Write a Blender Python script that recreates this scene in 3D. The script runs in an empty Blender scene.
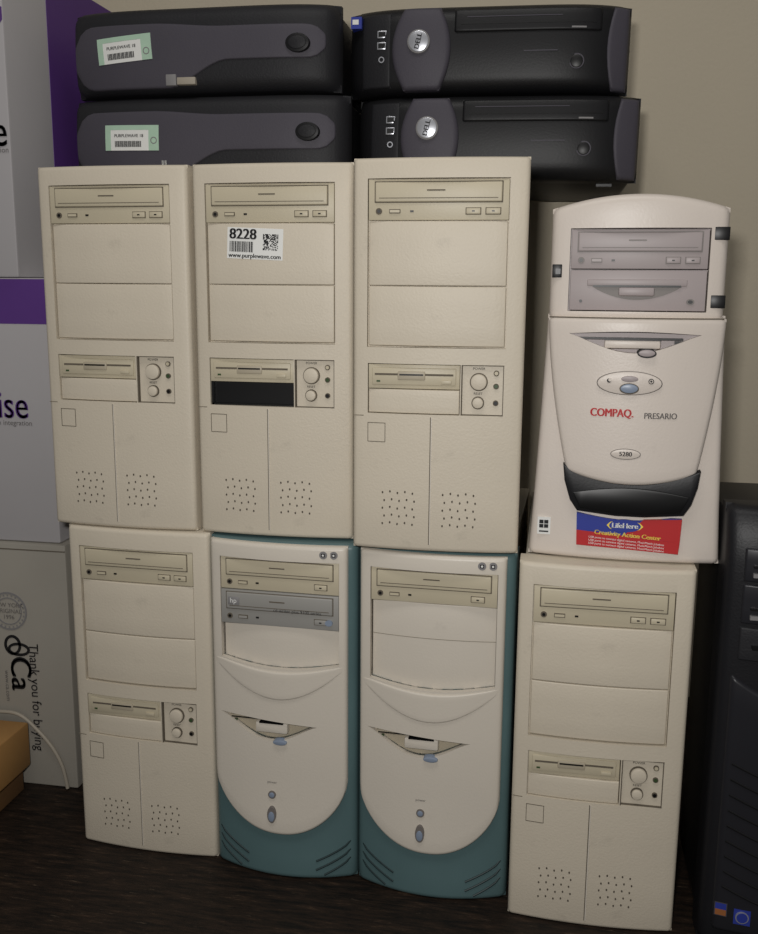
import bpy, bmesh, math, random
from mathutils import Vector, Matrix
random.seed(4)
sc=bpy.context.scene
sc.view_settings.view_transform='Standard'

# ---------------------------------------------------------------- materials
def lin(c):
    return tuple(((x/255)/12.92 if x/255<=.04045 else ((x/255+.055)/1.055)**2.4) for x in c)
def mat(name,rgb,rough=.5,var=.06,scale=9,bump=.0,spec=.4,stretch=None,metal=0,bscale=400,grime=0):
    m=bpy.data.materials.new(name);m.use_nodes=True
    nt=m.node_tree;b=nt.nodes['Principled BSDF']
    b.inputs['Roughness'].default_value=rough;b.inputs['Metallic'].default_value=metal
    b.inputs['Specular IOR Level'].default_value=spec
    c=lin(rgb)
    tc=nt.nodes.new('ShaderNodeTexCoord');mp=nt.nodes.new('ShaderNodeMapping')
    nt.links.new(tc.outputs['Object'],mp.inputs[0])
    if stretch: mp.inputs['Scale'].default_value=stretch
    n=nt.nodes.new('ShaderNodeTexNoise');n.inputs['Scale'].default_value=scale;n.inputs['Detail'].default_value=6
    nt.links.new(mp.outputs[0],n.inputs['Vector'])
    r=nt.nodes.new('ShaderNodeValToRGB')
    r.color_ramp.elements[0].position=.3;r.color_ramp.elements[1].position=.7
    r.color_ramp.elements[0].color=(*[x*(1-var) for x in c],1)
    r.color_ramp.elements[1].color=(*[min(1,x*(1+var)) for x in c],1)
    nt.links.new(n.outputs[0],r.inputs[0]);out=r.outputs[0]
    if grime:
        g=nt.nodes.new('ShaderNodeTexNoise');g.inputs['Scale'].default_value=26;g.inputs['Detail'].default_value=8;g.inputs['Roughness'].default_value=.7
        nt.links.new(mp.outputs[0],g.inputs['Vector'])
        gr=nt.nodes.new('ShaderNodeValToRGB');gr.color_ramp.elements[0].position=.60;gr.color_ramp.elements[1].position=.78
        gr.color_ramp.elements[0].color=(0,0,0,1);gr.color_ramp.elements[1].color=(grime,grime,grime,1)
        nt.links.new(g.outputs[0],gr.inputs[0])
        mx=nt.nodes.new('ShaderNodeMixRGB');mx.inputs[2].default_value=(*[x*.55 for x in c],1)
        nt.links.new(gr.outputs[0],mx.inputs[0]);nt.links.new(out,mx.inputs[1]);out=mx.outputs[0]
    nt.links.new(out,b.inputs['Base Color'])
    if bump>0:
        n2=nt.nodes.new('ShaderNodeTexNoise');n2.inputs['Scale'].default_value=bscale
        bp=nt.nodes.new('ShaderNodeBump');bp.inputs['Strength'].default_value=bump;bp.inputs['Distance'].default_value=.001
        nt.links.new(mp.outputs[0],n2.inputs['Vector']);nt.links.new(n2.outputs[0],bp.inputs['Height']);nt.links.new(bp.outputs[0],b.inputs['Normal'])
    return m
BEIGE=mat('beige_plastic',(203,193,175),.5,.035,7,.25,grime=.35)
BEIGE2=mat('beige_drive_plastic',(192,182,158),.45,.03,9,.1)
BEIGE3=mat('beige_shade_plastic',(174,164,144),.5,.03,9)
CASE=mat('painted_steel',(188,180,164),.55,.04,5,.3,grime=.4)
GROOVE=mat('groove_dark',(98,90,78),.8,.05)
SEAM=mat('groove_soft',(134,125,110),.8,.05)
BLACK=mat('black_plastic',(12,12,13),.4,.1)
HOLE=mat('vent_hole',(84,76,66),.8,.05)
GREY=mat('mid_grey_plastic',(130,128,128),.45,.04)
WHITE=mat('white_plastic',(207,199,186),.4,.02,6,.15,grime=.25)
CPQ=mat('warm_white_plastic',(210,200,190),.4,.02,6,.15,grime=.2)
CPQD=mat('mauve_grey_plastic',(162,152,151),.45,.03)
SLOTG=mat('slot_grey',(116,110,106),.5,.03)
TEAL=mat('teal_plastic',(82,106,108),.4,.06,12)
TEALD=mat('teal_dark',(30,48,50),.5,.06,12)
HPG=mat('drive_grey',(150,148,143),.45,.03)
DARK=mat('charcoal_plastic',(34,34,37),.55,.08,14,.3,.3)
DARK2=mat('charcoal_deep',(22,22,24),.45,.08,14,.1,.3)
SLATE=mat('slate_plastic',(72,69,77),.55,.05,10,.2,.3)
SILV=mat('silver_badge',(190,192,198),.3,.03,9,0,.5,None,.6)
BLUEB=mat('blue_grey_button',(132,144,162),.35,.03)
LEDG=mat('led_green',(60,80,50),.3,.03)
PAPER=mat('paper_label',(226,226,222),.6,.02)
INK=mat('ink_black',(24,24,26),.6,.02)
INKG=mat('ink_grey',(98,94,92),.6,.02)
REDI=mat('ink_red',(182,38,40),.5,.03)
BLUEI=mat('ink_blue',(44,58,146),.5,.03)
YEL=mat('ink_yellow',(240,214,90),.5,.03)
GRNL=mat('label_green',(172,200,178),.5,.05,60)
ORNG=mat('ink_orange',(150,94,54),.5,.03)
PURP=mat('box_purple',(90,54,128),.55,.05)
BOXW=mat('box_white',(172,169,170),.6,.03,5)
BOXG=mat('box_grey_white',(152,147,137),.7,.06,6)
TAN=mat('tan_cardboard',(160,120,70),.7,.08,12)
TANE=mat('tan_cardboard_edge',(106,76,44),.8,.1,20)
CABLE=mat('cable_grey',(160,152,138),.5,.02)
DSIDE=mat('dark_bluegrey',(25,25,28),.45,.06,10,.2,.3)
FRAMEC=mat('smoked_plastic',(36,36,40),.35,.05,9,0,.3)

# ---------------------------------------------------------------- mesh builder
class MB:
    def __init__(s): s.bm=bmesh.new();s.mats=[]
    def mi(s,m):
        if m not in s.mats:s.mats.append(m)
        return s.mats.index(m)
    def absorb(s,t,m,keep=False):
        i=s.mi(m)
        for f in t.faces:f.material_index=i
        me=bpy.data.meshes.new('tmp');t.to_mesh(me);t.free();s.bm.from_mesh(me);bpy.data.meshes.remove(me)
    def box(s,x0,x1,y0,y1,z0,z1,m,bev=0,seg=2,M=None):
        t=bmesh.new();bmesh.ops.create_cube(t,size=1)
        for v in t.verts:
            v.co=Vector((x0+(v.co.x+.5)*(x1-x0),y0+(v.co.y+.5)*(y1-y0),z0+(v.co.z+.5)*(z1-z0)))
        if bev:bmesh.ops.bevel(t,geom=list(t.edges),offset=bev,segments=seg,affect='EDGES',profile=.5,clamp_overlap=True)
        if M:bmesh.ops.transform(t,matrix=M,verts=list(t.verts))
        s.absorb(t,m)
    def prism(s,poly,y0,y1,m,bev=0,seg=2,M=None,surf=None):
        t=bmesh.new();n=len(poly)
        a=[t.verts.new((x,y0,z)) for x,z in poly];b=[t.verts.new((x,y1,z)) for x,z in poly]
        t.faces.new(a);t.faces.new(b[::-1])
        for i in range(n):t.faces.new((a[i],b[i],b[(i+1)%n],a[(i+1)%n]))
        bmesh.ops.recalc_face_normals(t,faces=list(t.faces))
        if bev:
            e=[e for e in t.edges if all(abs(v.co.y-y0)<1e-7 for v in e.verts)]
            bmesh.ops.bevel(t,geom=e,offset=bev,segments=seg,affect='EDGES',profile=.5,clamp_overlap=True)
        if M:bmesh.ops.transform(t,matrix=M,verts=list(t.verts))
        s.absorb(t,m)
    def ell(s,cx,cz,rx,rz,y0,y1,m,bev=0,n=28,rot=0,M=None):
        p=[]
        for i in range(n):
            a=2*math.pi*i/n;x=rx*math.cos(a);z=rz*math.sin(a)
            p.append((cx+x*math.cos(rot)-z*math.sin(rot),cz+x*math.sin(rot)+z*math.cos(rot)))
        s.prism(p,y0,y1,m,bev,2,M)
    def ring(s,cx,cz,rx,rz,w,y0,y1,m,n=32):
        t=bmesh.new()
        R=[]
        for k,(f,y) in enumerate(((0,y1),(0,y0),(1,y0),(1,y1))):
            R.append([t.verts.new((cx+(rx-w*f)*math.cos(2*math.pi*i/n),y,cz+(rz-w*f)*math.sin(2*math.pi*i/n))) for i in range(n)])
        for k in range(4):
            for i in range(n):t.faces.new((R[k][i],R[k][(i+1)%n],R[(k+1)%4][(i+1)%n],R[(k+1)%4][i]))
        bmesh.ops.recalc_face_normals(t,faces=list(t.faces));s.absorb(t,m)
    def panel_bm(s,P,Lx,Lz,yf,yb,r=.003,nx=20,nz=10):
        def samp(L,n):
            k=r/L
            a=[0,.08*k,.3*k,.6*k,k] if r>0 else [0]
            b=[1-q for q in a[::-1]]
            st=a[-1];en=b[0];mid=[st+(en-st)*i/n for i in range(1,n)]
            return a+mid+b
        us=samp(Lx,nx);vs=samp(Lz,nz);t=bmesh.new();G=[]
        for u in us:
            col=[]
            for v in vs:
                x,z=P(u,v);y=yf(x,z)
                if r>0:
                    dx=min(u,1-u)*Lx;dz=min(v,1-v)*Lz
                    q=min(1,math.hypot(max(0,1-dx/r),max(0,1-dz/r)));y+=r*(1-math.sqrt(max(0,1-q*q)))
                col.append(t.verts.new((x,y,z)))
            G.append(col)
        for i in range(len(us)-1):
            for j in range(len(vs)-1):t.faces.new((G[i][j],G[i+1][j],G[i+1][j+1],G[i][j+1]))
        per=[G[i][0] for i in range(len(us))]+[G[-1][j] for j in range(1,len(vs))]+[G[i][-1] for i in range(len(us)-2,-1,-1)]+[G[0][j] for j in range(len(vs)-2,0,-1)]
        if yb is None: bk=[t.verts.new((v.co.x,v.co.y+.0004,v.co.z)) for v in per]
        else: bk=[t.verts.new((v.co.x,yb,v.co.z)) for v in per]
        n=len(per)
        for i in range(n):t.faces.new((per[i],bk[i],bk[(i+1)%n],per[(i+1)%n]))
        if yb is not None:t.faces.new(bk)
        bmesh.ops.recalc_face_normals(t,faces=list(t.faces))
        return t
    def panel(s,P,Lx,Lz,yf,yb,m,r=.003,nx=20,nz=10,cut=None,M=None):
        t=s.panel_bm(P,Lx,Lz,yf,yb,r,nx,nz)
        if cut:
            me=bpy.data.meshes.new('a');t.to_mesh(me);t.free();o=bpy.data.objects.new('a',me);sc.collection.objects.link(o)
            cs=[]
            for c in cut:
                cb=bmesh.new()
                if isinstance(c,list):
                    y0,y1,poly=c;a=[cb.verts.new((x,y0,z)) for x,z in poly];b=[cb.verts.new((x,y1,z)) for x,z in poly]
                    cb.faces.new(a);cb.faces.new(b[::-1]);k=len(poly)
                    for i in range(k):cb.faces.new((a[i],b[i],b[(i+1)%k],a[(i+1)%k]))
                    bmesh.ops.recalc_face_normals(cb,faces=list(cb.faces))
                else:
                    bmesh.ops.create_cube(cb,size=1);x0,x1,y0,y1,z0,z1=c
                    for v in cb.verts:v.co=Vector((x0+(v.co.x+.5)*(x1-x0),y0+(v.co.y+.5)*(y1-y0),z0+(v.co.z+.5)*(z1-z0)))
                cm=bpy.data.meshes.new('c');cb.to_mesh(cm);cb.free();co=bpy.data.objects.new('c',cm);sc.collection.objects.link(co);cs.append(co)
                md=o.modifiers.new('b','BOOLEAN');md.operation='DIFFERENCE';md.object=co;md.solver='EXACT'
            bpy.context.view_layer.update()
            ev=o.evaluated_get(bpy.context.evaluated_depsgraph_get());rm=bpy.data.meshes.new_from_object(ev)
            t=bmesh.new();t.from_mesh(rm)
            bpy.data.objects.remove(o)
            for co in cs:bpy.data.objects.remove(co)
        if M:bmesh.ops.transform(t,matrix=M,verts=list(t.verts))
        s.absorb(t,m)
    def decal(s,x0,x1,z0,z1,surf,off,m,n=8,M=None):
        s.panel(rect(x0,x1,z0,z1),x1-x0,z1-z0,lambda x,z:surf(x,z)-off,None,m,0,n,3,M=M)
    def text(s,txt,x,z,y,size,m,align='CENTER',rot=0,bold=0,sx=1,M=None,surf=None):
        for dx in ((0,) if not bold else (-bold,-bold/3,bold/3,bold)):
            cu=bpy.data.curves.new('t','FONT');cu.body=txt;cu.size=size;cu.align_x=align;cu.align_y='CENTER'
            cu.resolution_u=4
            o=bpy.data.objects.new('t',cu);sc.collection.objects.link(o);bpy.context.view_layer.update()
            me=bpy.data.meshes.new_from_object(o.evaluated_get(bpy.context.evaluated_depsgraph_get()))
            t=bmesh.new();t.from_mesh(me);bpy.data.objects.remove(o)
            for v in t.verts:
                a=v.co.x*sx+dx;b=v.co.y
                X=x+a*math.cos(rot)-b*math.sin(rot);Zz=z+a*math.sin(rot)+b*math.cos(rot)
                v.co=Vector((X,(surf(X,Zz)+y) if surf else y-abs(dx)*.01,Zz))
            if M:bmesh.ops.transform(t,matrix=M,verts=list(t.verts))
            s.absorb(t,m)
    def tube(s,pts,r,m,n=10):
        t=bmesh.new();rings=[]
        for i,p in enumerate(pts):
            p=Vector(p);d=(Vector(pts[min(i+1,len(pts)-1)])-Vector(pts[max(i-1,0)])).normalized()
            a=d.orthogonal().normalized() if i==0 else (a-d*a.dot(d)).normalized()
            b=d.cross(a);rings.append([t.verts.new(p+r*(a*math.cos(2*math.pi*k/n)+b*math.sin(2*math.pi*k/n))) for k in range(n)])
        for i in range(len(pts)-1):
            for k in range(n):t.faces.new((rings[i][k],rings[i][(k+1)%n],rings[i+1][(k+1)%n],rings[i+1][k]))
        t.faces.new(rings[0]);t.faces.new(rings[-1]);bmesh.ops.recalc_face_normals(t,faces=list(t.faces));s.absorb(t,m)
    def mesh(s,name):
        me=bpy.data.meshes.new(name);s.bm.to_mesh(me);s.bm.free()
        for m in s.mats:me.materials.append(m)
        me.polygons.foreach_set('use_smooth',[True]*len(me.polygons));me.set_sharp_from_angle(angle=math.radians(32))
        me.update();return me
def place(me,name,loc,rz=0,ry=0):
    o=bpy.data.objects.new(name,me);sc.collection.objects.link(o);o.location=loc;o.rotation_euler=(0,ry,rz);return o
def rect(x0,x1,z0,z1):return lambda u,v:(x0+(x1-x0)*u,z0+(z1-z0)*v)

# ---------------------------------------------------------------- optical drive face
def optical(mb,x0,x1,z0,z1,y,m,mt,btns=2,dark=GROOVE,jack=True):
    w=x1-x0;h=z1-z0
    mb.box(x0,x1,y,y+.02,z0,z1,m,.0008)
    tx0=x0+.05*w;tx1=x0+.95*w;tz0=z0+.45*h;tz1=z0+.93*h
    mb.box(tx0-.001,tx1+.001,y-.0003,y+.004,tz0-.001,tz1+.001,dark)
    mb.box(tx0,tx1,y-.0022,y+.004,tz0,tz1,mt,.0012,3)
    mb.box(tx0+.004,tx1-.004,y-.0026,y,tz0+.0035,tz0+.0042,dark)
    mb.box(x0+.42*w,x0+.55*w,y-.0026,y,tz0+.55*(tz1-tz0),tz0+.62*(tz1-tz0),dark)
    zc=z0+.22*h
    if jack:
        mb.ell(x0+.075*w,zc,.0034,.0034,y-.0008,y+.003,dark);mb.ell(x0+.075*w,zc,.0018,.0018,y-.0012,y+.003,BLACK)
    mb.box(x0+.15*w,x0+.23*w,y-.0012,y+.002,zc-.0022,zc+.0022,dark);mb.box(x0+.155*w,x0+.225*w,y-.0018,y+.002,zc-.0013,zc+.0013,m)
    mb.box(x0+.30*w,x0+.325*w,y-.0006,y+.002,zc-.001,zc+.001,BLACK)
    for k in range(btns):
        bx=x0+(.70+.14*k)*w if btns==2 else x0+.80*w
        mb.box(bx-.0008,bx+.1*w+.0008,y-.0004,y+.003,zc-.0037,zc+.0037,dark);mb.box(bx,bx+.1*w,y-.002,y+.003,zc-.003,zc+.003,mt,.0008)
        mb.box(bx+.04*w,bx+.06*w,y-.0023,y,zc-.0007,zc+.0007,BLACK)

# ---------------------------------------------------------------- beige tower
W=.1843;H=.4245;BX0=.0166;BX1=.1636
def yf(x,z=0):return -.007*(1-(2*x/W-1)**2)
def beige_tower(H,openbay=False,sticker=False):
    mb=MB()
    zt,zb,zc,zd,ze=.3995,.358,.226,.2076,.1532
    cuts=[(BX0-.001,BX1+.001,-.05,.006,zc-.001,zt+.001),(BX0,.1175,-.05,.006,ze,zd),(.1185,BX1,-.05,-.0005,ze,zd)]
    mb.panel(rect(0,W,0,H),W,H,yf,.032,BEIGE,.005,24,8,cut=cuts)
    mb.box(.005,W-.005,.032,.385,.006,H-.004,CASE,.002)
    mb.box(.0035,W-.0035,.045,.055,.012,H-.01,BEIGE3)
    for fx in(.02,W-.045):
        for fy in(.05,.34):mb.box(fx,fx+.025,fy,fy+.025,0,.008,GREY,.001)
    optical(mb,BX0,BX1,zb,zt,-.002,BEIGE2,BEIGE2)
    yb=lambda x,z:yf(x)+.0026
    for a,b in((.2905,zb-.0012),(zc+.0008,.2895)):
        mb.panel(rect(BX0+.0006,BX1-.0006,a,b),.146,b-a,yb,.006,BEIGE,.0012,12,3)
    x0,x1=BX0+.0008,.1167;fz=.1805
    y=-.0022
    mb.box(x0,x1,y,.006,fz,zd-.0008,BEIGE2,.0008)
    mb.box(x0+.004,x1-.004,y-.0012,y+.001,fz+.004,zd-.0045,BEIGE2,.0012)
    mb.box(x0+.007,x1-.007,y-.0015,y,fz+.0145,fz+.0166,GROOVE)
    mb.box(x0+.032,x0+.062,y-.0026,y,fz+.0095,fz+.019,BEIGE3,.0015)
    mb.box(x0+.034,x0+.060,y-.0029,y,fz+.0145,fz+.0163,BLACK)
    mb.box(x1-.02,x1-.009,y-.003,y,fz+.006,fz+.010,BEIGE2,.0006)
    mb.box(x0+.009,x0+.013,y-.0016,y,fz+.007,fz+.009,LEDG)
    if not openbay:
        mb.panel(rect(x0,x1,ze+.0008,fz-.0008),x1-x0,fz-ze,lambda x,z:yf(x)+.0022,.006,BEIGE,.001,8,3)
    else:
        mb.box(x0,x1,.0045,.0065,ze,fz-.0005,BLACK)
        mb.box(x0+.0005,x1-.0005,-.001,.005,ze+.0003,ze+.0022,BLACK);mb.box(x0+.0005,x0+.003,-.001,.005,ze+.0003,fz-.0005,BLACK)
    mb.box(.1187,.1187+.0009,-.0055,.002,ze,zd,GROOVE)
    mb.box(.1187,BX1,-.0035,.002,ze,ze+.0009,GROOVE);mb.box(.1187,BX1,-.0035,.002,zd-.0009,zd,GROOVE);mb.box(BX1-.0009,BX1,-.002,.002,ze,zd,GROOVE)
    mb.ell(.137,.1895,.0096,.0096,-.0032,.003,GROOVE);mb.ell(.137,.1895,.0086,.0086,-.0066,.003,BEIGE,.0014)
    mb.ell(.1365,.167,.0068,.0068,-.0032,.003,GROOVE);mb.ell(.1365,.167,.0058,.0058,-.0062,.003,BEIGE,.0012)
    for z,m in((.199,BEIGE2),(.185,LEDG),(.167,BLACK)):
        mb.ell(.1555,z,.003,.003,-.0022,.003,GROOVE);mb.ell(.1555,z,.002,.002,-.0028,.003,m)
    mb.text('POWER',.137,.2035,-.0016,.0038,INK);mb.text('RESET',.1365,.1768,-.0016,.0036,INK)
    mb.decal(.001,.012,.1498,.1508,yf,.0002,SEAM,3)
    # lower door split: dark strip as the gap, lit edge painted in white
    mb.box(.0858,.0868,yf(.0865)-.0004,0,.008,.1505,GROOVE)
    mb.box(.0868,.0880,yf(.087)-.0009,0,.008,.1505,WHITE)
    bx=BX0
    for a,b,c,d in((bx,bx+.020,.1215,.1222),(bx,bx+.020,.1423,.1430),(bx,bx+.0007,.1222,.1423),(bx+.0193,bx+.020,.1222,.1423)):mb.decal(a,b,c,d,yf,.0003,GROOVE,4)
    for gx in(.034,.101):
        for i in range(5):
            for j in range(5):
                x=gx+i*.0084+(j%2)*.0020;z=.030+j*.0088+(i%2)*.0015
                mb.ell(x,z,.0010,.0014,yf(x)-.0003,yf(x)+.003,HOLE,0,8)
    if sticker:
        M=Matrix.Translation(Vector((.0735,0,.3345)))@Matrix.Rotation(math.radians(2.5),4,'Y')@Matrix.Translation(Vector((-.0735,0,-.3345)))
        sf=lambda x,z:yf(x)+.0026
        mb.decal(.041,.106,.318,.352,sf,.0003,PAPER,12,M)
        o=-.0007
        mb.text('8228',.0595,.3445,o,.0160,INK,bold=.0006,M=M,surf=sf)
        mb.text('www.purplewave.com',.0735,.3215,o,.0068,INK,bold=.0002,M=M,surf=sf)
        x=.044
        while x<.071:
            w=random.choice([.0005,.0009,.0013]);mb.decal(x,x+w,.3255,.337,sf,.0007,INK,1,M);x+=w+random.choice([.0005,.0008])
        N=17;s=.0175/N
        for i in range(N):
            for j in range(N):
                if random.random()<.5 or (i in(0,4,12,16) and j>11):
                    mb.decal(.083+i*s,.083+(i+1)*s,.3285+j*s,.3285+(j+1)*s,sf,.0007,INK,1,M)
    return mb.mesh('beige_tower')
m1=beige_tower(.4245);mt=beige_tower(.4215);m2=beige_tower(.4215,True,True)
HB=.4255;TOP=HB+.4215
place(mt,'desktop_computer_tower',(-.1903,.0054,HB),-.03)
place(m2,'desktop_computer_tower',(0,0,HB),0)
place(mt,'desktop_computer_tower',(.1909,-.0298,HB),.03)
place(m1,'desktop_computer_tower',(-.1735,.0012,0),-.0354)
place(m1,'desktop_computer_tower',(.3787,-.0475,0),0)

# ---------------------------------------------------------------- teal towers
def teal_tower(two_drives):
    mb=MB();w=.180;h=.423;c=w/2
    mb.box(.007,w-.007,.04,.385,.006,h-.003,CASE,.002)
    for fx in(.02,w-.045):
        for fy in(.06,.34):mb.box(fx,fx+.025,fy,fy+.025,0,.008,GREY,.001)
    bow=lambda x,z:-.010*(1-(2*x/w-1)**2)-.012*max(0,1-z/.14)**2*(1-(2*x/w-1)**2)
    xa,xb=.003,w-.010;cc=(xa+xb)/2;hw=(xb-xa)/2
    rx0,rx1,rz1=.016,.161,.402;rzb=.277 if two_drives else .268
    pts=[(rx0,rz1),(rx0,rzb)]+[(rx0+(rx1-rx0)*i/12,rzb-.008*math.sin(math.pi*i/12)) for i in range(1,12)]+[(rx1,rzb),(rx1,rz1)]
    n=20;sl=[(.013,.207)]+[(.013+.122*i/n,.207-.026*math.sin(math.pi*i/n)**1.3-.008*i/n) for i in range(1,n)]+[(.135,.199)]
    mb.panel(rect(0,w,0,h),w,h,lambda x,z:bow(x,z)+.006,.045,TEAL,.007,24,20,cut=[[-.06,.02,pts],[-.06,.012,sl]])
    def P(u,v):
        x=xa+(xb-xa)*u;t=abs((x-cc)/hw);zb=.056+.060*(1-math.sqrt(max(0,1-t**2.4)))+.016*t*t
        return x,zb+(h-.002-zb)*v
    fy=lambda x,z:bow(x,z)-.001
    mb.panel(P,w,.36,fy,.022,WHITE,.005,32,24,cut=[[-.06,.0215,pts],[-.06,.004,sl]])
    mb.prism(sl,.0005,.013,BEIGE3)
    mb.box(.024,.126,-.003,.008,.1985,.2035,BEIGE3,.001);mb.box(.026,.124,-.0036,.004,.2000,.2014,BLACK)
    mb.box(.058,.098,-.0085,.006,.186,.1995,WHITE,.002);mb.box(.063,.093,-.0095,0,.1983,.1997,BLACK)
    mb.ell(.090,.1775,.0085,.0032,-.0150,-.006,BLUEB,.001)
    mb.box(.028,.033,-.0032,.004,.1950,.1975,LEDG)
    def PL(u,v):
        x=xa+.004+(xb-xa-.008)*u;k=math.sin(math.pi*u)
        k2=math.sin(math.pi*min(1,max(0,(x-rx0)/(rx1-rx0))))
        top=rzb-.0015-.0095*k2;bot=rzb-.004-.042*k**.85
        return x,bot+(top-bot)*v
    mb.panel(PL,.15,.03,lambda x,z:bow(x,z)-.001-.0026*math.sin(math.pi*min(1,max(0,(x-xa)/(xb-xa)))),.0,WHITE,.0022,28,6)
    if two_drives:
        optical(mb,rx0+.0006,rx1-.0006,.3625,.4015,-.003,BEIGE2,BEIGE2,1)
        optical(mb,rx0+.0006,rx1-.0006,.320,.3615,-.0042,HPG,HPG,1)
        mb.ell(rx1-.012,.3295,.0045,.0035,-.007,0,BLUEB);mb.box(rx0+.010,rx0+.024,-.0075,0,.3435,.3535,GREY,.001);mb.text('hp',rx0+.017,.349,-.0079,.0085,PAPER);mb.text('cd-writer plus 9100 series',rx0+.095,.3405,-.0072,.0055,INK)
        mb.panel(rect(rx0+.001,rx1-.001,.264,.319),.14,.05,lambda x,z:bow(x,z)+.009,.020,WHITE,.001,10,3)
    else:
        optical(mb,rx0+.0006,rx1-.0006,.3625,.4015,-.003,BEIGE2,BEIGE2,1)
        mb.panel(rect(rx0+.001,rx1-.001,.254,.3615),.14,.1,lambda x,z:bow(x,z)+.009,.020,WHITE,.001,10,3)
        mb.decal(rx0+.001,rx1-.001,.3195,.3201,lambda x,z:bow(x,z)+.009,.0003,SEAM)
    mb.ell(.079,.108,.0048,.0048,-.0135,0,SLOTG);mb.ell(.079,.108,.0034,.0034,-.0145,0,BLUEB,.0008)
    mb.ell(.079,.083,.0054,.0105,-.0165,0,SLOTG);mb.ell(.079,.081,.0040,.0066,-.0175,0,BLUEB,.001)
    mb.text('power',.079,.124,-.0006,.0046,INKG,surf=fy)
    for x in(.143,.155):
        mb.ell(x,.4115,.0046,.0046,bow(x,.41)-.0016,0,GREY);mb.box(x-.0022,x+.0022,bow(x,.41)-.002,0,.4095,.4135,INK);mb.ell(x,.4115,.0012,.0012,bow(x,.41)-.0023,0,PAPER)
    for sgn in(-1,1):
        for k in range(3):
            pt=[]
            for i in range(9):
                t=i/8;x=c+sgn*(.083-.040*t);z=.050-.011*k-.026*t**.7
                if z>.005:pt.append((x,bow(x,z)+.0055+(.0016 if abs(x-c)>.079 else 0),z))
            if len(pt)>2:mb.tube(pt,.0013,TEALD,6)
    return mb.mesh('teal_tower')
place(teal_tower(True),'teal_trim_computer_tower',(.0122,-.0120,0),-.03)
place(teal_tower(False),'teal_trim_computer_tower',(.1945,-.0195,0),-.03)

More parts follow.
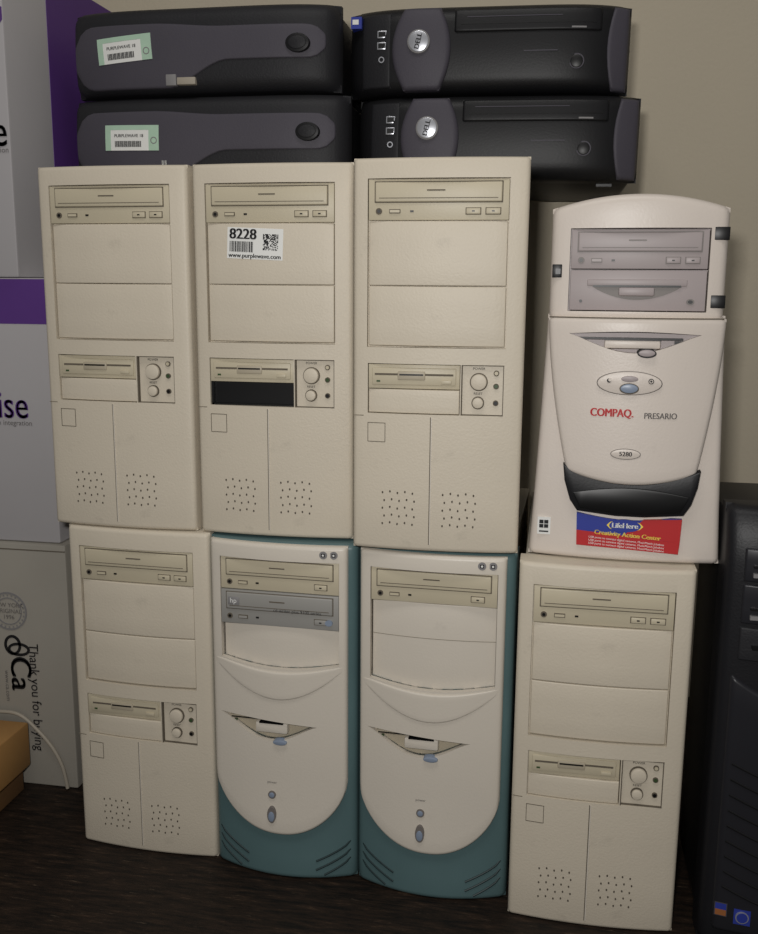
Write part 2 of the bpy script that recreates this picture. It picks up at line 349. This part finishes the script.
# ---------------------------------------------------------------- flared white tower (upper right)
def flared():
    mb=MB()
    mb.box(-.086,.086,.045,.36,.006,.362,CASE,.003)
    def PH(u,v):
        x=-.0885+.177*u;top=.370+.014*(1-(x/.0885)**2);bot=.255
        return x,bot+(top-bot)*v
    bh=lambda x,z:-.012*(1-(x/.09)**2)-.004
    cuts=[(-.069,.0705,-.06,.010,.2655,.350)]
    mb.panel(PH,.177,.12,bh,.06,CPQ,.008,24,10,cut=cuts)
    def PS(u,v):
        xl=-.101+.012*v**.8;xr=.101-.010*v**.8
        return xl+(xr-xl)*u,.0+.262*v
    bs=lambda x,z:-.010*(1-(x/.1)**2)-.002-.010*(1-z/.262)
    mb.panel(PS,.2,.262,bs,.10,CPQ,.007,24,16)
    def PC(u,v):
        s=v; xl=-.0875+.024*(1-s)**1.6;xr=.0905-.020*(1-s)**1.6
        x=xl+(xr-xl)*u;dip=.012*(1-(2*u-1)**2)*(1-s)
        return x,.098+(.259-.098)*s-dip
    bc=lambda x,z:-.024*(1-(x/.105)**2)-.010
    lens=[(-.066,.243)]+[(-.066+.132*i/16,.243-.019*math.sin(math.pi*i/16)**1.2) for i in range(1,16)]+[(.066,.243)]
    lens+= [(.066-.132*i/10,.243+.003*math.sin(math.pi*i/10)) for i in range(1,10)]
    mb.panel(PC,.16,.165,bc,.0,CPQ,.005,24,16,cut=[[-.08,-.020,lens]])
    mb.decal(-.087,.088,.2585,.2600,lambda x,z:bc(x,z)+.003,0,GROOVE,16)
    mb.box(-.069,.0705,.004,.01,.2655,.350,CPQD)
    optical(mb,-.0675,.069,.309,.3485,-.009,CPQD,CPQD,2,SLOTG)
    mb.box(-.0675,.069,-.009,.006,.2665,.3075,CPQD,.001)
    sl2=[(-.046,.292)]+[(-.046+.092*i/14,.292-.0145*math.sin(math.pi*i/14)**.8) for i in range(1,14)]+[(.046,.292)]
    mb.box(-.050,.050,-.0105,0,.2915,.2985,CPQD,.001);mb.prism(sl2,-.0096,0,SLOTG)
    mb.box(-.044,.044,-.0112,0,.2905,.2925,BLACK);mb.box(-.018,.018,-.0125,0,.2815,.2905,CPQD,.002)
    mb.ell(.054,.276,.0040,.0031,-.0105,0,SLOTG);mb.ell(.054,.276,.0025,.0018,-.0109,0,BLACK);mb.ell(-.056,.276,.0016,.0016,-.0098,0,BLACK)
    mb.box(-.0865,-.0765,-.0085,.01,.300,.3135,BLACK,.0006);mb.box(-.083,-.078,-.0095,.01,.3035,.309,FRAMEC)
    mb.box(.0735,.0885,-.0080,.01,.338,.351,BLACK,.0006);mb.box(.074,.0885,-.0080,.01,.270,.283,BLACK,.0006)
    mb.prism([(x,z) for x,z in lens],-.0205,-.018,CPQD)
    mb.box(-.056,.048,-.0265,-.018,.2375,.2395,BLACK);mb.box(-.030,.026,-.030,-.018,.2285,.2375,CPQ,.002);mb.box(-.030,.026,-.0305,-.018,.2368,.2385,BLACK)
    mb.ell(.0125,.2245,.0095,.0045,-.0375,-.018,INK);mb.ell(.0125,.2247,.0083,.0036,-.0385,-.018,CPQD,.001)
    mb.box(.04,.052,-.0235,-.018,.2325,.2365,BLACK)
    mb.ell(-.003,.1935,.033,.0125,-.0345,-.02,SLOTG,.0006);mb.ell(-.003,.1935,.0322,.0119,-.0352,-.02,CPQ,.001)
    mb.ell(-.003,.188,.0098,.0056,-.0365,-.02,GROOVE);mb.ell(-.003,.1882,.0089,.0048,-.0378,-.02,BLUEB,.0012)
    mb.ell(-.003,.198,.0085,.0032,-.0368,-.02,CPQD,.001)
    mb.ring(.0185,.196,.0028,.0028,.0007,-.0362,-.03,INK);mb.ell(.0185,.196,.001,.001,-.0362,-.03,INK);mb.ell(-.0235,.196,.0022,.0022,-.0362,-.03,INK);mb.ell(-.0225,.1968,.0018,.0018,-.0364,-.03,CPQ)
    mb.text('COMPAQ.',-.0190,.162,-.0008,.0118,REDI,bold=.0005,sx=.82,surf=bc);mb.text('PRESARIO',.0300,.1600,-.0008,.0088,INKG,sx=.86,bold=.0002,surf=bc)
    mb.ell(-.003,.1195,.0155,.0058,-.0345,-.02,SLOTG);mb.ell(-.003,.1195,.0148,.0052,-.0350,-.02,CPQ,.0006);mb.text('5280',-.003,.1195,-.0353,.0066,INK,bold=.0002)
    mo=[(-.0665,.105)]+[(-.0665+.141*i/14,.105-.018*math.sin(math.pi*i/14)**.9-.002*i/14) for i in range(1,14)]+[(.0745,.103),(.0725,.085),(.067,.066),(.060,.0545),(.02,.0505),(-.01,.0505),(-.050,.0545),(-.058,.066),(-.0645,.087)]
    mb.prism(mo,-.0255,.0,DARK2,.002)
    inn=[(-.055,.075)]+[(-.055+.120*i/14,.075+.007*math.sin(math.pi*i/14)) for i in range(1,14)]+[(.065,.075),(.056,.0575),(.02,.0535),(-.010,.0535),(-.047,.0575)]
    mb.prism(inn,-.0272,.0,BLACK,.001)
    ly=-.0228
    LB=[(-.050,.052)]+[(-.050+.109*i/10,.052-.006*math.sin(math.pi*i/10)) for i in range(1,10)]+[(.059,.050),(.057,.012),(-.049,.0165)]
    mb.prism(LB,ly,-.01,BLUEI)
    mb.prism([(-.0495,.033),(.058,.0245),(.057,.012),(-.049,.0165)],ly-.0004,-.01,REDI)
    mb.prism([(.020,.0475),(.059,.050),(.058,.0245),(.0,.0295)],ly-.0002,-.01,REDI)
    mb.ell(.001,.0400,.019,.0062,ly-.0006,-.01,YEL,0,10);mb.ell(.001,.0400,.0165,.0068,ly-.0007,-.01,BLUEI,0,24)
    mb.text('LifeHere',.001,.040,ly-.0010,.0078,PAPER,bold=.0003)
    mb.text('Creativity Action Center',.004,.0300,ly-.0009,.0068,YEL,rot=-.05,bold=.0002)
    for k in range(3):mb.text('USB ports to connect digital cameras, MusicMatch Jukebox',.003,.0238-.0034*k,ly-.0009,.0033,PAPER,rot=-.06)
    mb.box(-.0915,-.0775,-.0155,-.002,.024,.043,PAPER)
    for i in(0,1):
        for j in(0,1):mb.box(-.0895+i*.0052,-.0850+i*.0052,-.0160,-.01,.0312+j*.0048,.0352+j*.0048,INK)
    mb.box(-.0895,-.0795,-.0160,-.01,.0265,.028,INK)
    for k in range(6):mb.box(.0905,.0925,.03+.009*k,.034+.009*k,.05,.12,GROOVE)
    for fx in(-.08,.06):
        for fy in(.06,.31):mb.box(fx,fx+.02,fy,fy+.025,0,.008,GREY,.001)
    return mb.mesh('flared_tower')
place(flared(),'flared_white_computer_tower',(.4875,-.009,HB),-.03)

# ---------------------------------------------------------------- black desktops lying on top
def desk_common(mb,w,h,d,m=DARK,bow=.02):
    def yy(x,z):
        t=abs(2*x/w-1);return bow*t**5+.006*(2*z/h-1)**2
    mb.panel(rect(0,w,.003,h),w,h,yy,.05,m,.016,30,12)
    mb.box(.006,w-.006,.045,d,.005,h-.003,DARK2,.006,3)
    for fx in(.03,w-.05):
        for fy in(.06,d-.04):mb.box(fx,fx+.02,fy,fy+.02,0,.006,BLACK)
    return yy
def ss(a,b,x):
    t=min(1,max(0,(x-a)/(b-a)));return t*t*(3-2*t)
def desk_a(w,h,dz):
    mb=MB();yy=desk_common(mb,w,h,.36)
    def P(u,v):
        x=.008+(w-.022)*u
        zt=.091-.006*ss(.12,.22,x)+dz;zb=.008+.032*ss(.140,.225,x)
        e=min(1,(w-.014-x)/.025);e=math.sqrt(max(0,1-(1-e)**2)) if e<1 else 1
        e2=min(1,(x-.008)/.03);e2=math.sqrt(max(0,1-(1-e2)**2)) if e2<1 else 1
        k=.15+.85*min(e,e2);m=(zt+zb)/2;zt=m+(zt-m)*k;zb=m+(zb-m)*k
        return x,zb+(zt-zb)*v
    mb.panel(P,w,.05,lambda x,z:yy(x,z)-.002,.03,SLATE,.002,40,6)
    y=-.0022
    mb.ell(w-.048,.061+dz,.0155,.0115,y-.0008,.02,DARK2,.001);mb.ell(w-.048,.061+dz,.0120,.0082,y-.0022,.02,DARK,.002)
    return mb,yy
for i,(x,z,w,h,lx,lw,dz) in enumerate(((-.243,.958,.364,.1085,.046,.076,-.004),(-.247,TOP,.380,.110,.056,.076,0))):
    mb,yy=desk_a(w,h,dz)
    sf=lambda x,z:yy(x,z)-.0024
    M=Matrix.Translation((lx,0,.06-(.004 if i==0 else 0)))@Matrix.Rotation(math.radians(-4 if i==0 else 1),4,'Y')@Matrix.Translation((-lx,0,-.06))
    mb.decal(lx,lx+lw,.042,.074,sf,.0003,PAPER,12,M)
    mb.decal(lx,lx+lw,.068,.074,sf,.0006,GRNL,12,M);mb.decal(lx+.062,lx+lw,.042,.068,sf,.0006,GRNL,8,M);mb.decal(lx,lx+.008,.042,.068,sf,.0006,GRNL,4,M)
    for k in range(20):mb.decal(lx+.014+k*.0019,lx+.0150+k*.0019+(k%3)*.0002,.0465,.054,sf,.0006,INK,1,M)
    mb.text('PURPLEWAVE 18',lx+.034,.0605,-.0007,.0056,INK,bold=.0001,surf=sf,M=M)
    mb.ring(lx+.069,.0535,.0045,.0045,.0012,sf(lx+.062,.05)-.0009,sf(lx+.062,.05),GREY)
    if i==0:
        mb.box(.140,.154,yy(.14,.01)-.006,.02,.010,.024,GREY,.001);mb.box(.155,.180,yy(.15,.01)-.0058,.02,.011,.020,CABLE,.001)
    else: mb.text('II',.138,.022,-.0030,.016,PAPER,surf=yy,bold=.0004)
    place(mb.mesh('black_desktop_a'),'black_desktop_computer',(x,.19,z),0)
def desk_b(w,h,dz):
    mb=MB();yy=desk_common(mb,w,h,.355,DARK2,.030)
    def P(u,v):
        z=.005+(h-.010)*v;k=(2*v-1)**2
        xl=.062+.016*k;xr=.124+.014*(1-k)
        return xl+(xr-xl)*u,z
    mb.panel(P,.06,.09,lambda x,z:yy(x,z)-.006-.003*(1-((x-.098)/.04)**2),.03,SLATE,.005,14,12)
    mb.panel(rect(.020,.060,.010,h-.008),.038,.088,lambda x,z:yy(x,z)-.001,.03,DARK,.003,8,6)
    for z in(.079,.065):
        z+=dz
        mb.box(.042,.054,yy(.045,z)-.0028,.02,z-.0045,z+.0045,SILV,.0006);mb.box(.0435,.0525,yy(.045,z)-.0032,.02,z-.003,z+.003,BLACK)
    mb.ring(.048,.048+dz,.0038,.0038,.0012,yy(.046,.046)-.003,.02,SILV)
    by=-.0115
    mb.ell(.098,.066+dz,.0145,.0145,by,.02,GREY,.001);mb.ell(.098,.066+dz,.0128,.0128,by-.0012,.02,SILV,.001);mb.text('DELL',.098,.066+dz,by-.0016,.0088,INK,bold=.0003,rot=1.35)
    mb.panel(rect(.142,.325,.074,h-.007),.17,.028,lambda x,z:yy(x,z)-.0030,.03,DARK2,.003,16,4)
    sfb=lambda x,z:yy(x,z)-.0030
    mb.decal(.150,.318,.083,.0846,sfb,.0003,BLACK,14);mb.decal(.158,.276,.0915,.0925,sfb,.0004,SLATE,12);mb.decal(.288,.306,.0765,.0785,sfb,.0004,GREY,3)
    mb.ell(.296,.042+dz,.0092,.0092,yy(.3,.04)-.0012,.02,SLATE);mb.ell(.296,.042+dz,.0078,.0078,yy(.3,.04)-.0022,.02,BLACK,.001)
    mb.box(.230,.272,yy(.24,.05)-.0006,.02,.050,.0512,SLATE)
    def PE(u,v):
        z=.005+(h-.01)*v;k=(2*v-1)**2
        return .332+.008*k+(w-.003-.332-.008*k)*u,z
    mb.panel(PE,w-.342,.09,lambda x,z:yy(x,z)-.002,.04,SLATE,.004,10,8)
    return mb
mb=desk_b(.362,.109,-.004);mb.box(.006,.020,.011,.03,.084,.0985,BLUEI);mb.box(.008,.016,.0105,.02,.089,.095,PAPER)
place(mb.mesh('black_desktop_b'),'black_desktop_computer',(.123,.235,.9585),0,math.radians(.7))
mb=desk_b(.366,.108,-.001)
place(mb.mesh('black_desktop_b'),'black_desktop_computer',(.136,.230,TOP+.0028),0,math.radians(.7))

# ---------------------------------------------------------------- dark tower at right
mb=MB();w=.19;h=.496
mb.box(.004,w-.004,.03,.20,.006,h-.012,DARK2,.004)
by=lambda x,z:-.012*(1-(2*x/w-1)**2)+.02*max(0,(z-.44)/.065)**2
mb.panel(rect(0,w,0,h),w,h,by,.04,DSIDE,.010,20,20)
for a,b in((.42,.455),(.375,.417)):
    mb.panel(rect(.018,w-.018,a,b),.15,b-a,lambda x,z:by(x,z)-.002,.02,FRAMEC,.002,10,3)
    mb.box(.026,w-.03,by(.03,a)-.005,.0,a+.016,a+.018,BLACK);mb.box(.026,.04,by(.03,a)-.0055,0,a+.006,a+.010,GREY)
mb.panel(rect(.018,w-.018,.335,.371),.15,.036,lambda x,z:by(x,z)-.002,.02,DARK,.002,10,3)
mb.box(.03,.10,by(.06,.3)-.005,0,.350,.353,BLACK)
def P(u,v):
    z=.02+.30*v;x=.012+(w-.024)*u
    return x,z-.03*(1-(2*u-1)**2)*(v)
mb.panel(P,.16,.3,lambda x,z:by(x,z)-.004,.02,FRAMEC,.006,20,12)
for k in range(9):
    pts=[(.02+.15*i/10,by(.02+.15*i/10,.2)-.0045,.22-.018*k-.02*math.sin(math.pi*i/10)) for i in range(11)]
    mb.tube(pts,.0012,BLACK,6)
sfr=lambda x,z:by(x,z)-.0042
mb.decal(.014,.027,.040,.056,sfr,.0004,SLATE);mb.decal(.015,.026,.041,.048,sfr,.0007,ORNG);mb.decal(.015,.026,.048,.055,sfr,.0007,BLUEI)
mb.decal(.034,.051,.034,.052,sfr,.0004,BLUEI);mb.ell(.0425,.043,.007,.007,sfr(.0435,0)-.0012,0,SILV);mb.ell(.0425,.043,.0058,.0058,sfr(.0435,0)-.0016,0,BLUEI)
place(mb.mesh('dark_tower'),'black_computer_tower',(.589,-.055,0),0)

# ---------------------------------------------------------------- boxes on the left
def carton(x0,x1,y0,y1,z0,z1,m,mside=None):
    mb=MB();mb.box(x0,x1,y0,y1,z0,z1,m,.003,2);return mb
mb=carton(-.75,-.243,.12,.55,0,.362,BOXG)
F=.1195
mb.box(-.75,-.244,F,F+.002,.352,.3535,GROOVE)
cx_,z=-.334,.262;r=.028
mb.ring(cx_,z,r,r,.0025,F-.0003,F+.002,GREY);mb.ring(cx_,z,r*.72,r*.72,.0015,F-.0003,F+.002,GREY);mb.text('NEW YORK\nORIGINAL\n1996',cx_,z,F-.0004,.0088,INKG)
for k in range(24):
    a=k*math.pi/12;mb.box(cx_+.0235*math.cos(a)-.0011,cx_+.0235*math.cos(a)+.0011,F-.0004,F,z+.0235*math.sin(a)-.0011,z+.0235*math.sin(a)+.0011,GREY)
mb.ring(-.331,.212,.013,.015,.004,F-.0004,F+.002,INK);mb.ring(-.322,.206,.017,.010,.004,F-.0004,F+.002,INK)
mb.text('Ca',-.322,.170,F-.0004,.046,INK,rot=-math.pi/2,bold=.0012)
mb.text('www.ca.com',-.343,.15,F-.0004,.009,INKG,rot=-math.pi/2)
mb.text('Thank you for buying',-.300,.135,F-.0004,.0205,INKG,rot=-math.pi/2,bold=.0003,sx=.92)
place(mb.mesh('carton_a'),'cardboard_box',(0,0,0))
mb=carton(-.76,-.252,.125,.56,.363,.722,BOXW)
F=.1246
mb.box(-.758,-.2535,F,F+.002,.662,.7205,PURP);mb.box(-.2525,-.2515,.128,.557,.662,.7205,PURP)
mb.text('ise',-.287,.552,F-.0004,.054,PURP,'RIGHT',bold=.0008,sx=.8);mb.text('through integration',-.283,.529,F-.0004,.0098,INKG,'RIGHT')
place(mb.mesh('carton_b'),'printed_cardboard_box',(0,0,0))
mb=carton(-.80,-.290,.125,.56,.7225,1.13,BOXW)
mb.box(-.2905,-.2893,.235,.557,.725,1.128,PURP)
mb.prism([(-.80,1.045),(-.80,.985),(-.40,.990),(-.34,1.0),(-.305,1.02),(-.2915,1.04),(-.2915,1.055)],.1242,.13,PURP)
mb.text('ise',-.293,.905,.124,.056,INK,'RIGHT',bold=.0006,sx=.8);mb.text('through integration',-.2925,.883,.124,.0098,INKG,'RIGHT')
place(mb.mesh('carton_c'),'printed_cardboard_box',(0,0,0))
mb=MB()
mb.box(-.60,-.318,.02,.104,0,.038,TANE,.002);mb.box(-.60,-.3185,.018,.02,.006,.032,TAN)
mb.box(-.60,-.306,.012,.106,.039,.104,TAN,.003);mb.box(-.60,-.308,.0112,.02,.072,.074,TANE)
place(mb.mesh('tan_box'),'tan_cardboard_box',(0,0,0))
mb=MB();pts=[]
Y=.1135
ctrl=[(-.42,Y,.108),(-.36,Y,.112),(-.325,Y,.110),(-.297,Y,.088),(-.275,Y,.062),(-.262,Y,.035),(-.256,Y,.003),(-.256,Y-.002,.003)]
for i in range(len(ctrl)-1):
    p0=Vector(ctrl[max(i-1,0)]);p1=Vector(ctrl[i]);p2=Vector(ctrl[i+1]);p3=Vector(ctrl[min(i+2,len(ctrl)-1)])
    for k in range(6):
        t=k/6;pts.append(.5*((2*p1)+(-p0+p2)*t+(2*p0-5*p1+4*p2-p3)*t*t+(-p0+3*p1-3*p2+p3)*t**3))
mb.tube(pts[:-5],.0026,CABLE)
place(mb.mesh('cable'),'power_cable',(0,0,0))

# ---------------------------------------------------------------- room
def floormat():
    m=bpy.data.materials.new('worn_dark_wood');m.use_nodes=True;nt=m.node_tree;b=nt.nodes['Principled BSDF']
    tc=nt.nodes.new('ShaderNodeTexCoord')
    def layer(scale,rot,ns,stops):
        mp=nt.nodes.new('ShaderNodeMapping');mp.inputs['Scale'].default_value=scale;mp.inputs['Rotation'].default_value=(0,0,rot)
        nt.links.new(tc.outputs['Object'],mp.inputs[0])
        n=nt.nodes.new('ShaderNodeTexNoise');n.inputs['Scale'].default_value=ns;n.inputs['Detail'].default_value=12;n.inputs['Roughness'].default_value=.75
        nt.links.new(mp.outputs[0],n.inputs['Vector'])
        r=nt.nodes.new('ShaderNodeValToRGB');e=r.color_ramp.elements
        e[0].position=stops[0][0];e[0].color=(*stops[0][1],1);e[1].position=stops[-1][0];e[1].color=(*stops[-1][1],1)
        for p,c in stops[1:-1]:
            k=e.new(p);k.color=(*c,1)
        nt.links.new(n.outputs[0],r.inputs[0]);return r.outputs[0]
    a=layer((5,34,1),.12,4,[(.40,lin((13,10,8))),(.58,lin((42,31,23))),(.72,lin((86,68,53)))])
    b2=layer((9,60,1),-.1,3,[(.60,(0,0,0)),(.68,(.55,.55,.55))])
    mx=nt.nodes.new('ShaderNodeMixRGB');mx.inputs[2].default_value=(*lin((112,96,80)),1)
    nt.links.new(b2,mx.inputs[0]);nt.links.new(a,mx.inputs[1]);nt.links.new(mx.outputs[0],b.inputs['Base Color'])
    b.inputs['Roughness'].default_value=.6;b.inputs['Specular IOR Level'].default_value=.25
    return m
mb=MB();mb.box(-1.6,1.8,-2.6,.66,-.05,0,floormat());place(mb.mesh('floor'),'floor',(0,0,0))
WM=mat('painted_wall',(194,184,164),.85,.03,3,.5,.2,None,0,160)
mb=MB();mb.box(-1.6,1.8,.62,.67,0,2.3,WM);place(mb.mesh('wall_back'),'wall_back',(0,0,0))

# ---------------------------------------------------------------- lights
def area(name,loc,target,sx,sy,power,col=(1,1,1)):
    l=bpy.data.lights.new(name,'AREA');l.shape='RECTANGLE';l.size=sx;l.size_y=sy;l.energy=power;l.color=col
    o=bpy.data.objects.new(name,l);sc.collection.objects.link(o);o.location=loc
    o.rotation_euler=(Vector(target)-Vector(loc)).to_track_quat('-Z','Y').to_euler();return o
area('ceiling_light',(.25,-.75,2.25),(.2,.05,.6),1.1,.5,8.5,(1,.97,.93))
area('camera_flash',(.36,-1.12,.80),(.25,0,.60),.05,.035,7.2,(1,.98,.955))
wd=bpy.data.worlds.new('world');sc.world=wd;wd.use_nodes=True
wd.node_tree.nodes['Background'].inputs[0].default_value=(1,.98,.96,1);wd.node_tree.nodes['Background'].inputs[1].default_value=.10

# ---------------------------------------------------------------- camera
f,yw,pi_,ro=966.7548,.1769,.1877,.007
Fh=Vector((-math.sin(yw),math.cos(yw),0));Z=Vector((0,0,1))
F=math.cos(pi_)*Fh-math.sin(pi_)*Z;U=math.sin(pi_)*Fh+math.cos(pi_)*Z;R=Vector((math.cos(yw),math.sin(yw),0))
R2=R*math.cos(ro)+U*math.sin(ro);U2=U*math.cos(ro)-R*math.sin(ro)
cd=bpy.data.cameras.new('camera');cam=bpy.data.objects.new('camera',cd);sc.collection.objects.link(cam)
cd.sensor_fit='VERTICAL';cd.sensor_height=36;cd.sensor_width=36;cd.lens=f/934*36;cd.clip_start=.01
Mx=Matrix((R2,U2,-F)).transposed().to_4x4();Mx.translation=Vector((.4054,-1.0653,.7181));cam.matrix_world=Mx
sc.camera=cam
